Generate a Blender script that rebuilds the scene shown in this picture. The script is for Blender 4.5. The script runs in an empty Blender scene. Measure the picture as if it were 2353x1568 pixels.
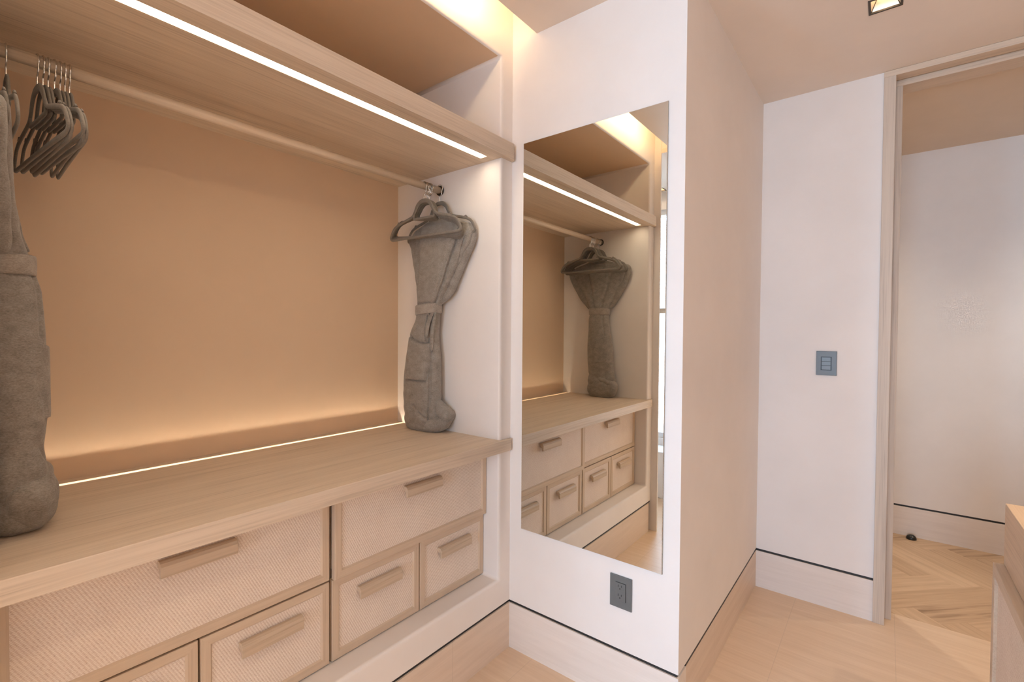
import bpy, bmesh, math, random
from mathutils import Vector, Matrix, noise as mnoise

scene = bpy.context.scene
COL = scene.collection
random.seed(7)

# ------------------------------------------------------------------ camera
F_PX, PITCH, ROLL, YAW = 1091.58, 0.0197, 0.0068, 0.6672
cam_d = bpy.data.cameras.new('camera')
cam = bpy.data.objects.new('camera', cam_d)
COL.objects.link(cam)
fw = Vector((math.cos(YAW) * math.cos(PITCH), math.sin(YAW) * math.cos(PITCH), -math.sin(PITCH)))
rt = Vector((math.sin(YAW), -math.cos(YAW), 0))
up = rt.cross(fw)
r2 = rt * math.cos(ROLL) + up * math.sin(ROLL)
u2 = up * math.cos(ROLL) - rt * math.sin(ROLL)
M = Matrix((r2, u2, -fw)).transposed().to_4x4()
M.translation = Vector((-1.6062, -1.2706, 1.375))
cam.matrix_world = M
cam_d.sensor_fit = 'HORIZONTAL'
cam_d.sensor_width = 36.0
cam_d.lens = F_PX / 2353 * 36.0
cam_d.clip_start = 0.02
scene.camera = cam

# ------------------------------------------------------------------ view, world, daylight
vs = scene.view_settings
scene.display_settings.display_device = 'sRGB'
vs.view_transform = 'Standard'
vs.look = 'None'
vs.exposure = 0.28
vs.gamma = 1.0
vs.use_curve_mapping = False
scene.cycles.max_bounces = 12
scene.cycles.diffuse_bounces = 8
scene.cycles.glossy_bounces = 6
scene.cycles.sample_clamp_indirect = 6.0
scene.cycles.caustics_reflective = False
scene.cycles.caustics_refractive = False

SKY = 14.5
world = bpy.data.worlds.new('sky')
scene.world = world
world.use_nodes = True
wn = world.node_tree
wn.nodes.clear()
w_out = wn.nodes.new('ShaderNodeOutputWorld')
w_bg = wn.nodes.new('ShaderNodeBackground')
w_tc = wn.nodes.new('ShaderNodeTexCoord')
w_sep = wn.nodes.new('ShaderNodeSeparateXYZ')
w_rmp = wn.nodes.new('ShaderNodeValToRGB')
w_rmp.color_ramp.elements[0].position = 0.35
w_rmp.color_ramp.elements[0].color = (0.57, 0.79, 1.08, 1)
w_rmp.color_ramp.elements[1].position = 0.75
w_rmp.color_ramp.elements[1].color = (0.62, 0.90, 1.30, 1)
w_mr = wn.nodes.new('ShaderNodeMapRange')
w_mr.inputs[1].default_value = -1
w_mr.inputs[2].default_value = 1
wn.links.new(w_tc.outputs['Generated'], w_sep.inputs[0])
wn.links.new(w_sep.outputs[2], w_mr.inputs[0])
wn.links.new(w_mr.outputs[0], w_rmp.inputs[0])
wn.links.new(w_rmp.outputs[0], w_bg.inputs[0])
w_bg.inputs[1].default_value = SKY
wn.links.new(w_bg.outputs[0], w_out.inputs[0])


def area_light(name, loc, direction, sx, sy, power=0.0, color=(1, 1, 1), portal=False, spread=None):
    d = bpy.data.lights.new(name, 'AREA')
    d.shape = 'RECTANGLE'
    d.size, d.size_y = sx, sy
    d.energy = power
    d.color = color
    if spread:
        d.spread = spread
    if portal:
        d.cycles.is_portal = True
    o = bpy.data.objects.new(name, d)
    COL.objects.link(o)
    o.location = loc
    o.rotation_euler = Vector(direction).to_track_quat('-Z', 'Y').to_euler()
    return o


# openings for daylight; the far glazing is unseen, added to even the light
WIN_X, WIN_Y0, WIN_Y1, WIN_Z0, WIN_Z1 = -2.5, 0.05, 0.42, 0.45, 2.45
FAR_X, FAR_Y0, FAR_Y1, FAR_Z0, FAR_Z1 = -6.0, -2.15, -0.55, 0.10, 2.52
HALL_Y = -3.2
area_light('daylight_west', (WIN_X - 0.06, (WIN_Y0 + WIN_Y1) / 2, (WIN_Z0 + WIN_Z1) / 2), (1, 0, 0),
           WIN_Y1 - WIN_Y0, WIN_Z1 - WIN_Z0, portal=True)
area_light('daylight_added_glazing', (FAR_X - 0.07, (FAR_Y0 + FAR_Y1) / 2, (FAR_Z0 + FAR_Z1) / 2), (1, 0, 0),
           FAR_Y1 - FAR_Y0, FAR_Z1 - FAR_Z0, portal=True)

LED_COL = (1.0, 0.83, 0.62)
LED_SHELF, LED_COUNTER, LED_COVE, LED_DOWN = 14.0, 74.0, 18.0, 0.35
FILL_W = 11.0

# ------------------------------------------------------------------ materials
MATS = {}


def new_mat(name):
    m = bpy.data.materials.new(name)
    m.use_nodes = True
    MATS[name] = m
    nt = m.node_tree
    return m, nt, nt.nodes['Principled BSDF']


def N(nt, kind, **kw):
    n = nt.nodes.new(kind)
    for k, v in kw.items():
        setattr(n, k, v)
    return n


def coords(nt, scale=(1, 1, 1), rot=(0, 0, 0)):
    tc = N(nt, 'ShaderNodeTexCoord')
    mp = N(nt, 'ShaderNodeMapping')
    mp.inputs['Scale'].default_value = scale
    mp.inputs['Rotation'].default_value = rot
    nt.links.new(tc.outputs['Object'], mp.inputs['Vector'])
    return mp.outputs['Vector']


def noise_tex(nt, vec, scale, detail=4.0, rough=0.5):
    n = N(nt, 'ShaderNodeTexNoise')
    n.inputs['Scale'].default_value = scale
    n.inputs['Detail'].default_value = detail
    n.inputs['Roughness'].default_value = rough
    if vec is not None:
        nt.links.new(vec, n.inputs['Vector'])
    return n.outputs['Fac']


def ramp(nt, fac, stops):
    r = N(nt, 'ShaderNodeValToRGB')
    els = r.color_ramp.elements
    while len(els) > 1:
        els.remove(els[-1])
    els[0].position = stops[0][0]
    els[0].color = (*stops[0][1], 1)
    for p, c in stops[1:]:
        e = els.new(p)
        e.color = (*c, 1)
    nt.links.new(fac, r.inputs[0])
    return r.outputs[0]


def mathn(nt, op, a, b=None):
    n = N(nt, 'ShaderNodeMath', operation=op)
    for i, v in enumerate((a, b)):
        if v is None:
            continue
        if isinstance(v, (int, float)):
            n.inputs[i].default_value = v
        else:
            nt.links.new(v, n.inputs[i])
    return n.outputs[0]


def mixc(nt, fac, a, b, mode='MIX'):
    n = N(nt, 'ShaderNodeMix', data_type='RGBA', blend_type=mode)
    for i, v in ((0, fac), (6, a), (7, b)):
        if isinstance(v, (int, float)):
            n.inputs[i].default_value = v
        elif isinstance(v, tuple):
            n.inputs[i].default_value = (*v, 1)
        else:
            nt.links.new(v, n.inputs[i])
    return n.outputs[2]


def bump(nt, bsdf, height, strength, dist=0.002):
    b = N(nt, 'ShaderNodeBump')
    b.inputs['Strength'].default_value = strength
    b.inputs['Distance'].default_value = dist
    nt.links.new(height, b.inputs['Height'])
    nt.links.new(b.outputs[0], bsdf.inputs['Normal'])


def plaster(name, c, var=0.03, rough=0.75):
    m, nt, b = new_mat(name)
    f = noise_tex(nt, coords(nt, (1, 1, 1)), 3.0, 5.0, 0.6)
    lo = tuple(x * (1 - var) for x in c)
    hi = tuple(min(1, x * (1 + var)) for x in c)
    nt.links.new(ramp(nt, f, [(0.3, lo), (0.7, hi)]), b.inputs['Base Color'])
    b.inputs['Roughness'].default_value = rough
    b.inputs['Specular IOR Level'].default_value = 0.25
    bump(nt, b, noise_tex(nt, coords(nt), 60.0, 3.0), 0.06, 0.002)
    return m


def wood(name, light, dark, axis='x', rough=0.5, fine=1.0):
    """pale oak with fine straight grain running along one axis"""
    m, nt, b = new_mat(name)
    s = {'x': (1.2, 60, 60), 'y': (60, 1.2, 60), 'z': (60, 60, 1.2)}[axis]
    s2 = {'x': (0.5, 14, 14), 'y': (14, 0.5, 14), 'z': (14, 14, 0.5)}[axis]
    f1 = noise_tex(nt, coords(nt, tuple(v * fine for v in s)), 3.0, 4.0, 0.6)
    f2 = noise_tex(nt, coords(nt, s2), 2.0, 3.0, 0.5)
    f = mathn(nt, 'ADD', mathn(nt, 'MULTIPLY', f1, 0.6), mathn(nt, 'MULTIPLY', f2, 0.4))
    c = ramp(nt, f, [(0.33, tuple(v * 0.86 for v in dark)), (0.46, tuple((a + d) / 2 for a, d in zip(light, dark))), (0.60, light)])
    nt.links.new(c, b.inputs['Base Color'])
    b.inputs['Roughness'].default_value = rough
    b.inputs['Specular IOR Level'].default_value = 0.35
    bump(nt, b, f1, 0.08, 0.001)
    return m


def travertine(name, axis, c1, c2, joints=None):
    m, nt, b = new_mat(name)
    s = {'x': (0.9, 16, 16), 'y': (16, 0.9, 16)}[axis]
    f1 = noise_tex(nt, coords(nt, s), 1.6, 6.0, 0.62)
    f2 = noise_tex(nt, coords(nt, tuple(v * 3 for v in s)), 2.0, 4.0, 0.6)
    f = mathn(nt, 'ADD', mathn(nt, 'MULTIPLY', f1, 0.65), mathn(nt, 'MULTIPLY', f2, 0.35))
    c = ramp(nt, f, [(0.3, c2), (0.5, tuple((a + d) / 2 for a, d in zip(c1, c2))), (0.68, c1)])
    if joints:
        tc = N(nt, 'ShaderNodeTexCoord')
        sep = N(nt, 'ShaderNodeSeparateXYZ')
        nt.links.new(tc.outputs['Object'], sep.inputs[0])
        mask = None
        for ax, off, period in joints:
            v = mathn(nt, 'FLOORED_MODULO', mathn(nt, 'SUBTRACT', sep.outputs[ax], off - period / 2), period)
            v = mathn(nt, 'ABSOLUTE', mathn(nt, 'SUBTRACT', v, period / 2))
            v = mathn(nt, 'LESS_THAN', v, 0.0012)
            mask = v if mask is None else mathn(nt, 'MAXIMUM', mask, v)
        c = mixc(nt, mathn(nt, 'MULTIPLY', mask, 0.35), c, (0.42, 0.33, 0.26))
    nt.links.new(c, b.inputs['Base Color'])
    b.inputs['Roughness'].default_value = 0.42
    b.inputs['Specular IOR Level'].default_value = 0.35
    return m


def plain(name, c, rough=0.5, metal=0.0, spec=0.5):
    m, nt, b = new_mat(name)
    f = noise_tex(nt, coords(nt), 40.0, 2.0)
    nt.links.new(ramp(nt, f, [(0.3, tuple(x * 0.95 for x in c)), (0.7, c)]), b.inputs['Base Color'])
    b.inputs['Roughness'].default_value = rough
    b.inputs['Metallic'].default_value = metal
    b.inputs['Specular IOR Level'].default_value = spec
    return m


def emit(name, c, s):
    m, nt, b = new_mat(name)
    b.inputs['Base Color'].default_value = (0.8, 0.75, 0.7, 1)
    b.inputs['Emission Color'].default_value = (*c, 1)
    b.inputs['Emission Strength'].default_value = s
    return m


def rattan(name):
    m, nt, b = new_mat(name)
    tc = N(nt, 'ShaderNodeTexCoord')
    sep = N(nt, 'ShaderNodeSeparateXYZ')
    nt.links.new(tc.outputs['Object'], sep.inputs[0])
    X = mathn(nt, 'ADD', sep.outputs[0], sep.outputs[1])
    Z = sep.outputs[2]
    k = 2 * math.pi / 0.0072
    # twill-like weave: two strand directions crossing, each row shifted
    row = mathn(nt, 'FLOOR', mathn(nt, 'DIVIDE', Z, 0.0036))
    sx = mathn(nt, 'SINE', mathn(nt, 'ADD', mathn(nt, 'MULTIPLY', X, k), mathn(nt, 'MULTIPLY', row, 1.6)))
    sz = mathn(nt, 'ABSOLUTE', mathn(nt, 'SINE', mathn(nt, 'MULTIPLY', Z, math.pi / 0.0036)))
    h = mathn(nt, 'MULTIPLY', mathn(nt, 'ADD', mathn(nt, 'MULTIPLY', sx, 0.5), 0.5), sz)
    n1 = noise_tex(nt, coords(nt, (160, 160, 420)), 1.0, 3.0, 0.6)
    n2 = noise_tex(nt, coords(nt), 9.0, 4.0, 0.6)
    f = mathn(nt, 'ADD', mathn(nt, 'MULTIPLY', h, 0.45), mathn(nt, 'MULTIPLY', n1, 0.55))
    c = ramp(nt, f, [(0.12, (0.44, 0.31, 0.23)), (0.36, (0.75, 0.645, 0.56)), (0.7, (0.87, 0.795, 0.715))])
    c = mixc(nt, 0.12, c, ramp(nt, n2, [(0.35, (0.55, 0.42, 0.34)), (0.65, (0.9, 0.8, 0.7))]))
    nt.links.new(c, b.inputs['Base Color'])
    b.inputs['Roughness'].default_value = 0.6
    b.inputs['Specular IOR Level'].default_value = 0.25
    bump(nt, b, h, 0.5, 0.0012)
    return m


def fabric(name, c_lo, c_hi):
    m, nt, b = new_mat(name)
    n1 = noise_tex(nt, coords(nt, (220, 220, 520)), 1.0, 3.0, 0.7)
    n2 = noise_tex(nt, coords(nt, (30, 30, 45)), 1.0, 4.0, 0.65)
    f = mathn(nt, 'ADD', mathn(nt, 'MULTIPLY', n1, 0.6), mathn(nt, 'MULTIPLY', n2, 0.4))
    nt.links.new(ramp(nt, f, [(0.36, c_lo), (0.64, c_hi)]), b.inputs['Base Color'])
    b.inputs['Roughness'].default_value = 0.95
    b.inputs['Specular IOR Level'].default_value = 0.1
    b.inputs['Sheen Weight'].default_value = 0.25
    b.inputs['Sheen Roughness'].default_value = 0.5
    bump(nt, b, n1, 0.25, 0.001)
    return m


WHITE = plaster('white_plaster', (0.79, 0.748, 0.712))
NICHE = plaster('niche_panel_tan', (0.68, 0.52, 0.375), 0.02)
SOUTH_M = plaster('south_wall_bounce_tan', (0.74, 0.63, 0.53), 0.02)  # unseen wall, tan chosen to warm the light it bounces back
CEIL = plaster('ceiling_paint', (0.76, 0.675, 0.595))
OAK_X = wood('oak_along_x', (0.69, 0.58, 0.46), (0.55, 0.445, 0.34), 'x')
OAK_Y = wood('oak_along_y', (0.64, 0.52, 0.40), (0.53, 0.42, 0.32), 'y')
OAK_Z = wood('oak_along_z', (0.60, 0.50, 0.40), (0.49, 0.40, 0.32), 'z')
OAK_FRAME = wood('oak_drawer_frame', (0.62, 0.50, 0.38), (0.53, 0.41, 0.30), 'x')
OAK_FRAME_Z = wood('oak_drawer_stile', (0.62, 0.50, 0.38), (0.53, 0.41, 0.30), 'z')
OAK_HANDLE = wood('oak_handle', (0.60, 0.48, 0.36), (0.50, 0.39, 0.28), 'x')
RATTAN = rattan('woven_rattan')
STONE_X = travertine('travertine_along_x', 'x', (0.74, 0.62, 0.51), (0.62, 0.50, 0.40), [(0, -0.344, 0.80)])
STONE_Y = travertine('travertine_along_y', 'y', (0.80, 0.73, 0.67), (0.70, 0.63, 0.57))
STONE_F = travertine('travertine_floor', 'y', (0.72, 0.57, 0.43), (0.60, 0.45, 0.32),
                     [(1, -0.925, 0.40)])
REVEAL = plain('black_reveal', (0.02, 0.02, 0.02), 0.5)
GREY_PL = plain('grey_switch_plastic', (0.135, 0.145, 0.145), 0.35)
GREY_DK = plain('grey_switch_gap', (0.025, 0.028, 0.028), 0.4)
CHROME = plain('polished_steel', (0.75, 0.72, 0.68), 0.2, 1.0)
BRONZE = plain('bronze_trim', (0.06, 0.045, 0.03), 0.4, 0.3)
REFLECT = plain('lamp_reflector', (0.72, 0.64, 0.52), 0.35, 0.3)
RUBBER = plain('black_rubber', (0.012, 0.012, 0.012), 0.3)
VELVET = fabric('grey_velvet_flocking', (0.175, 0.155, 0.13), (0.25, 0.225, 0.195))
ROBE = fabric('grey_melange_cotton', (0.195, 0.177, 0.156), (0.365, 0.337, 0.302))
ROBE_B = fabric('grey_melange_belt', (0.25, 0.22, 0.19), (0.42, 0.38, 0.335))
ALU = plain('white_aluminium', (0.75, 0.75, 0.75), 0.4)
LED_S = emit('led_shelf', LED_COL, LED_SHELF)
LED_C = emit('led_counter', LED_COL, LED_COUNTER)
LED_V = emit('led_cove', (1.0, 0.73, 0.43), LED_COVE)
LED_D = emit('led_downlight', (1.0, 0.80, 0.58), LED_DOWN)

m, nt, b = new_mat('mirror_silver')
b.inputs['Base Color'].default_value = (0.80, 0.81, 0.775, 1)
b.inputs['Metallic'].default_value = 1.0
b.inputs['Roughness'].default_value = 0.0
MIRROR = m
MIRROR_EDGE = plain('mirror_glass_edge', (0.35, 0.36, 0.34), 0.15)

m, nt, b = new_mat('window_glass')
tr = N(nt, 'ShaderNodeBsdfTransparent')
tr.inputs[0].default_value = (0.95, 0.97, 0.97, 1)
gl = N(nt, 'ShaderNodeBsdfGlossy')
gl.inputs['Roughness'].default_value = 0.02
mx = N(nt, 'ShaderNodeMixShader')
mx.inputs[0].default_value = 0.05
nt.links.new(tr.outputs[0], mx.inputs[1])
nt.links.new(gl.outputs[0], mx.inputs[2])
nt.links.new(mx.outputs[0], nt.nodes['Material Output'].inputs[0])
GLASS = m

# ------------------------------------------------------------------ mesh helpers


def box(bm, x0, x1, y0, y1, z0, z1, bevel=0.0, seg=2, mi=0):
    t = bmesh.new()
    bmesh.ops.create_cube(t, size=1.0)
    for v in t.verts:
        v.co = Vector((x0 + (v.co.x + .5) * (x1 - x0), y0 + (v.co.y + .5) * (y1 - y0), z0 + (v.co.z + .5) * (z1 - z0)))
    if bevel:
        bmesh.ops.bevel(t, geom=list(t.edges), offset=bevel, segments=seg, profile=0.5, affect='EDGES')
    merge(bm, t, mi)
    return bm


def merge(bm, t, mi=0):
    vm = {v: bm.verts.new(v.co) for v in t.verts}
    for f in t.faces:
        try:
            nf = bm.faces.new([vm[v] for v in f.verts])
            nf.smooth = f.smooth
            nf.material_index = mi
        except ValueError:
            pass
    t.free()


def prism(bm, pts, axis, a0, a1, bevel=0.0, smooth=False, mi=0):
    """extrude a 2-D outline along an axis; pts are the two other coordinates in x,y,z order"""
    t = bmesh.new()

    def mk(p, a):
        if axis == 'x':
            return (a, p[0], p[1])
        if axis == 'y':
            return (p[0], a, p[1])
        return (p[0], p[1], a)
    A = [t.verts.new(mk(p, a0)) for p in pts]
    B = [t.verts.new(mk(p, a1)) for p in pts]
    t.faces.new(A)
    t.faces.new(B)
    n = len(pts)
    for i in range(n):
        f = t.faces.new((A[i], A[(i + 1) % n], B[(i + 1) % n], B[i]))
        f.smooth = smooth
    bmesh.ops.recalc_face_normals(t, faces=t.faces)
    if bevel:
        es = [e for e in t.edges if len(e.link_faces) == 2 and e.calc_face_angle(0) > 0.6]
        bmesh.ops.bevel(t, geom=es, offset=bevel, segments=2, profile=0.5, affect='EDGES')
    merge(bm, t, mi)
    return bm


def sweep(bm, path, ra, rb, nsec=10, flat=None, closed=False, power=2.0, caps=True):
    """sweep an elliptical section along a 3-D path. ra: radius in the plane of 'flat' x tangent, rb: along flat"""
    P = [Vector(p) for p in path]
    n = len(P)
    rings = []
    for i in range(n):
        a = P[(i - 1) % n] if (closed or i > 0) else P[i]
        c = P[(i + 1) % n] if (closed or i < n - 1) else P[i]
        t = (c - a).normalized()
        fl = Vector(flat) if flat else Vector((1, 0, 0))
        if abs(t.dot(fl)) > 0.95 and not flat:
            fl = Vector((0, 1, 0))
        fl = (fl - t * fl.dot(t)).normalized()
        s = t.cross(fl).normalized()
        A = ra[i] if isinstance(ra, (list, tuple)) else ra
        B = rb[i] if isinstance(rb, (list, tuple)) else rb
        ring = []
        for k in range(nsec):
            th = 2 * math.pi * k / nsec
            cs, sn = math.cos(th), math.sin(th)
            e = 2.0 / power
            cs = math.copysign(abs(cs) ** e, cs)
            sn = math.copysign(abs(sn) ** e, sn)
            ring.append(bm.verts.new(P[i] + s * (A * cs) + fl * (B * sn)))
        rings.append(ring)
    m_ = n if closed else n - 1
    for i in range(m_):
        r0, r1 = rings[i], rings[(i + 1) % n]
        for k in range(nsec):
            f = bm.faces.new((r0[k], r0[(k + 1) % nsec], r1[(k + 1) % nsec], r1[k]))
            f.smooth = True
    if caps and not closed:
        bm.faces.new(list(reversed(rings[0])))
        bm.faces.new(rings[-1])
    return bm


def smooth_path(pts, sub=6):
    """Catmull-Rom through points"""
    P = [Vector(p) for p in pts]
    out = []
    for i in range(len(P) - 1):
        p0, p1, p2, p3 = P[max(i - 1, 0)], P[i], P[i + 1], P[min(i + 2, len(P) - 1)]
        for k in range(sub):
            t = k / sub
            out.append(0.5 * ((2 * p1) + (p2 - p0) * t + (2 * p0 - 5 * p1 + 4 * p2 - p3) * t * t +
                              (3 * p1 - p0 - 3 * p2 + p3) * t ** 3))
    out.append(P[-1])
    return out


def thing(name, label, cat, loc=(0, 0, 0), group=None):
    o = bpy.data.objects.new(name, None)
    COL.objects.link(o)
    o.empty_display_size = 0.05
    o.location = loc
    tag(o, label, cat, group)
    return o


def tag(o, label, cat, group=None):
    o['label'] = label
    o['category'] = cat
    if group:
        o['group'] = group
    return o


def wloc(o):
    v = Vector((0, 0, 0))
    while o:
        v += Vector(o.location)
        o = o.parent
    return v


def obj(name, bm, mats, parent=None, loc=None, label=None):
    """link a bmesh (built in world space) as ONE mesh object"""
    bmesh.ops.recalc_face_normals(bm, faces=bm.faces)
    org = Vector(loc) if loc else Vector((0, 0, 0))
    if parent is not None and loc is None:
        org = wloc(parent)
    if org.length:
        bmesh.ops.translate(bm, verts=bm.verts, vec=-org)
    me = bpy.data.meshes.new(name)
    bm.to_mesh(me)
    bm.free()
    for m_ in (mats if isinstance(mats, (list, tuple)) else [mats]):
        me.materials.append(m_)
    o = bpy.data.objects.new(name, me)
    COL.objects.link(o)
    if parent is not None:
        o.parent = parent
        o.location = org - wloc(parent)
    else:
        o.location = org
    if label:
        o['label'] = label
    return o


def struct(name, bm, mats, parent=None):
    o = obj(name, bm, mats, parent)
    if parent is None:
        o['kind'] = 'structure'
    return o


def slab(bm, x0, x1, y0, y1, z0, z1, holes):
    """horizontal slab with rectangular through holes"""
    xs = sorted({x0, x1, *[h[0] for h in holes], *[h[1] for h in holes]})
    ys = sorted({y0, y1, *[h[2] for h in holes], *[h[3] for h in holes]})
    solid = {}
    for i in range(len(xs) - 1):
        for j in range(len(ys) - 1):
            cx, cy = (xs[i] + xs[i + 1]) / 2, (ys[j] + ys[j + 1]) / 2
            solid[i, j] = not any(h[0] < cx < h[1] and h[2] < cy < h[3] for h in holes)
    for (i, j), s in solid.items():
        if not s:
            continue
        X0, X1, Y0, Y1 = xs[i], xs[i + 1], ys[j], ys[j + 1]
        for z in (z0, z1):
            bm.faces.new([bm.verts.new(p) for p in ((X0, Y0, z), (X1, Y0, z), (X1, Y1, z), (X0, Y1, z))])
        for di, dj, p, q in ((-1, 0, (X0, Y0), (X0, Y1)), (1, 0, (X1, Y0), (X1, Y1)),
                             (0, -1, (X0, Y0), (X1, Y0)), (0, 1, (X0, Y1), (X1, Y1))):
            if not solid.get((i + di, j + dj), False):
                bm.faces.new([bm.verts.new(v) for v in ((*p, z0), (*q, z0), (*q, z1), (*p, z1))])
    bmesh.ops.remove_doubles(bm, verts=bm.verts, dist=1e-5)
    return bm


# ------------------------------------------------------------------ dimensions (metres)
H = 2.598            # ceiling
HB = 0.2082          # top of stone skirting with its black reveal
RV = 0.013           # height of the reveal
D = 0.675            # niche depth
XL, XR = -1.52, -0.072          # niche sides
XW = -1.592          # left end of wardrobe wall
Z_IN0, Z_IN1 = 0.322, 2.517     # niche opening
ZC, ZS = 0.9167, 2.0991         # counter top, underside of shelf
COVE_TOP = 2.80
PS = -0.735          # passage wall plane
XD = 1.2306          # wall with the switch
XD2 = 1.375
XH = 2.5925          # far wall of the hall
SOUTH = -3.0

# ------------------------------------------------------------------ setting: wardrobe wall
bm = bmesh.new()
yb = 0.76
ring_o = [(XW, HB), (0.0, HB), (0.0, COVE_TOP), (XW, COVE_TOP)]
ring_i = [(XL, Z_IN0), (XR, Z_IN0), (XR, Z_IN1), (XL, Z_IN1)]
of = [bm.verts.new((x, 0, z)) for x, z in ring_o]
nf = [bm.verts.new((x, 0, z)) for x, z in ring_i]
nb = [bm.verts.new((x, D, z)) for x, z in ring_i]
ob = [bm.verts.new((x, D, z)) for x, z in ring_o]
edges = []
for i in range(4):
    j = (i + 1) % 4
    bm.faces.new((of[i], of[j], nf[j], nf[i]))
    f = bm.faces.new((nf[i], nf[j], nb[j], nb[i]))
    if i == 2:
        f.material_index = 1
    bm.faces.new((of[i], ob[i], ob[j], of[j]))
    bm.faces.new((ob[i], nb[i], nb[j], ob[j]))
bm.edges.ensure_lookup_table()
sel = [e for e in bm.edges if e.verts[0] in nf and e.verts[1] in nf]
sel += [e for e in bm.edges if (e.verts[0] in nf and e.verts[1] in nb) or (e.verts[1] in nf and e.verts[0] in nb)]
bmesh.ops.bevel(bm, geom=sel, offset=0.012, segments=4, profile=0.5, affect='EDGES')
for f in bm.faces:
    if f.calc_area() < 0.05:
        f.smooth = True
struct('wall_north', bm, [WHITE, NICHE])
struct('wall_north_back', box(bmesh.new(), XW, 0, D, yb, HB, COVE_TOP), NICHE)

# skirting + reveal under it
bm = box(bmesh.new(), XW + 0.03, 0.0, 0.0, D, 0, HB - RV)
struct('baseboard_north', bm, STONE_X)
struct('trim_1', box(bmesh.new(), XW - 0.02, 0.07, 0.006, D, HB - RV, HB), REVEAL)

# stub wall closing the wardrobe on the window side
struct('wall_stub', box(bmesh.new(), XW - 0.012, XW, -0.046, 0.76, 0, COVE_TOP), WHITE)

# mirror wall
struct('wall_east', box(bmesh.new(), 0, 0.08, PS, 0.76, HB, COVE_TOP), WHITE)
struct('baseboard_east', box(bmesh.new(), 0, 0.08, PS, 0.05, 0, HB - RV), STONE_Y)
struct('trim_2', box(bmesh.new(), 0.006, 0.08, PS + 0.006, 0.05, HB - RV, HB), REVEAL)
# passage wall
struct('wall_passage', box(bmesh.new(), 0.08, XD, PS, PS + 0.08, HB, COVE_TOP), WHITE)
struct('baseboard_passage', box(bmesh.new(), 0.08, XD, PS, PS + 0.08, 0, HB - RV),
       travertine('travertine_passage', 'x', (0.74, 0.62, 0.51), (0.62, 0.50, 0.40), [(0, 0.44, 0.80)]))
struct('trim_3', box(bmesh.new(), 0.08, XD, PS + 0.0015, PS + 0.08, HB - RV, HB), REVEAL)
# wall with the switch, up to the door frame, and the piece beyond the door
YD0, YD1 = -1.2419, -2.16
bm = box(bmesh.new(), XD, XD2, YD0, PS + 0.08, HB, H + 0.05)
box(bm, XD, XD2, PS + 0.08, -0.2, 0, H + 0.05)
box(bm, XD, XD2, YD1, YD0, 2.598, H + 0.05)
struct('wall_door', bm, WHITE)
struct('baseboard_door', box(bmesh.new(), XD, XD2, YD0, PS + 0.08, 0, HB - RV), STONE_Y)
struct('trim_4', box(bmesh.new(), XD + 0.006, XD2, YD0, PS + 0.08, HB - RV, HB), REVEAL)
struct('wall_door_south', box(bmesh.new(), XD, XD2, SOUTH, YD1, 0, H + 0.05), WHITE)

# door frame of the pocket door: two slim oak stiles with a dark slot between
bm = bmesh.new()
YJ = -1.2864
X1, X2 = XD - 0.008, XD + 0.056
box(bm, X1, X2, YJ, YD0, 0, 2.570, 0.0012)
box(bm, X1, X2, YD1, YD1 + 0.045, 0, 2.570, 0.0012)
d1 = struct('door_1', bm, OAK_Z)
obj('door_head', box(bmesh.new(), X1, X2, YD1, YD0, 2.570, 2.597, 0.0012), OAK_Y, d1)
X3 = X2 + 0.012
bm = bmesh.new()
box(bm, X3, XD2, YJ - 0.026, YD0, 0, 2.545, 0.0012)
box(bm, X3, XD2, YD1, YD1 + 0.071, 0, 2.545, 0.0012)
obj('door_stile', bm, OAK_Z, d1)
obj('door_head', box(bmesh.new(), X3, XD2 + 0.035, YD1, YD0, 2.545, 2.591, 0.0012), OAK_Y, d1)
bm = bmesh.new()
box(bm, X2, X3, YJ + 0.012, YD0, 0, 2.580)
box(bm, X2, X3, YD1, YD1 + 0.03, 0, 2.580)
box(bm, X2, X3, YD1, YD0, 2.580, 2.591)
obj('door_slot', bm, wood('door_slot_shade', (0.30, 0.19, 0.11), (0.22, 0.13, 0.07), 'z'), d1)  # dark brown paints in the shade inside the slot

# remaining closet walls (behind and beside the camera)
bm = bmesh.new()
AY = -0.45
box(bm, WIN_X - 0.1, WIN_X, AY, 0.76, 0, WIN_Z0)
box(bm, WIN_X - 0.1, WIN_X, AY, 0.76, WIN_Z1, COVE_TOP)
box(bm, WIN_X - 0.1, WIN_X, AY, WIN_Y0, WIN_Z0, WIN_Z1)
box(bm, WIN_X - 0.1, WIN_X, WIN_Y1, 0.76, WIN_Z0, WIN_Z1)
box(bm, FAR_X, WIN_X - 0.1, AY, AY + 0.1, 0, COVE_TOP)
struct('wall_west_alcove', bm, WHITE)
bm = bmesh.new()
box(bm, FAR_X - 0.1, FAR_X, SOUTH, AY + 0.1, 0, FAR_Z0)
box(bm, FAR_X - 0.1, FAR_X, SOUTH, AY + 0.1, FAR_Z1, COVE_TOP)
box(bm, FAR_X - 0.1, FAR_X, SOUTH, FAR_Y0, FAR_Z0, FAR_Z1)
box(bm, FAR_X - 0.1, FAR_X, FAR_Y1, AY + 0.1, FAR_Z0, FAR_Z1)
struct('wall_west', bm, WHITE)
struct('wall_south', box(bmesh.new(), FAR_X, XD, SOUTH - 0.1, SOUTH, 0, COVE_TOP), SOUTH_M)
struct('wall_north_alcove', box(bmesh.new(), WIN_X, XW - 0.012, 0.70, 0.76, 0, COVE_TOP), WHITE)
struct('trim_5', box(bmesh.new(), WIN_X, -2.25, AY, 0.70, 0, 0.385, 0.006), plaster('white_ledge', (0.78, 0.76, 0.74)))

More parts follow.
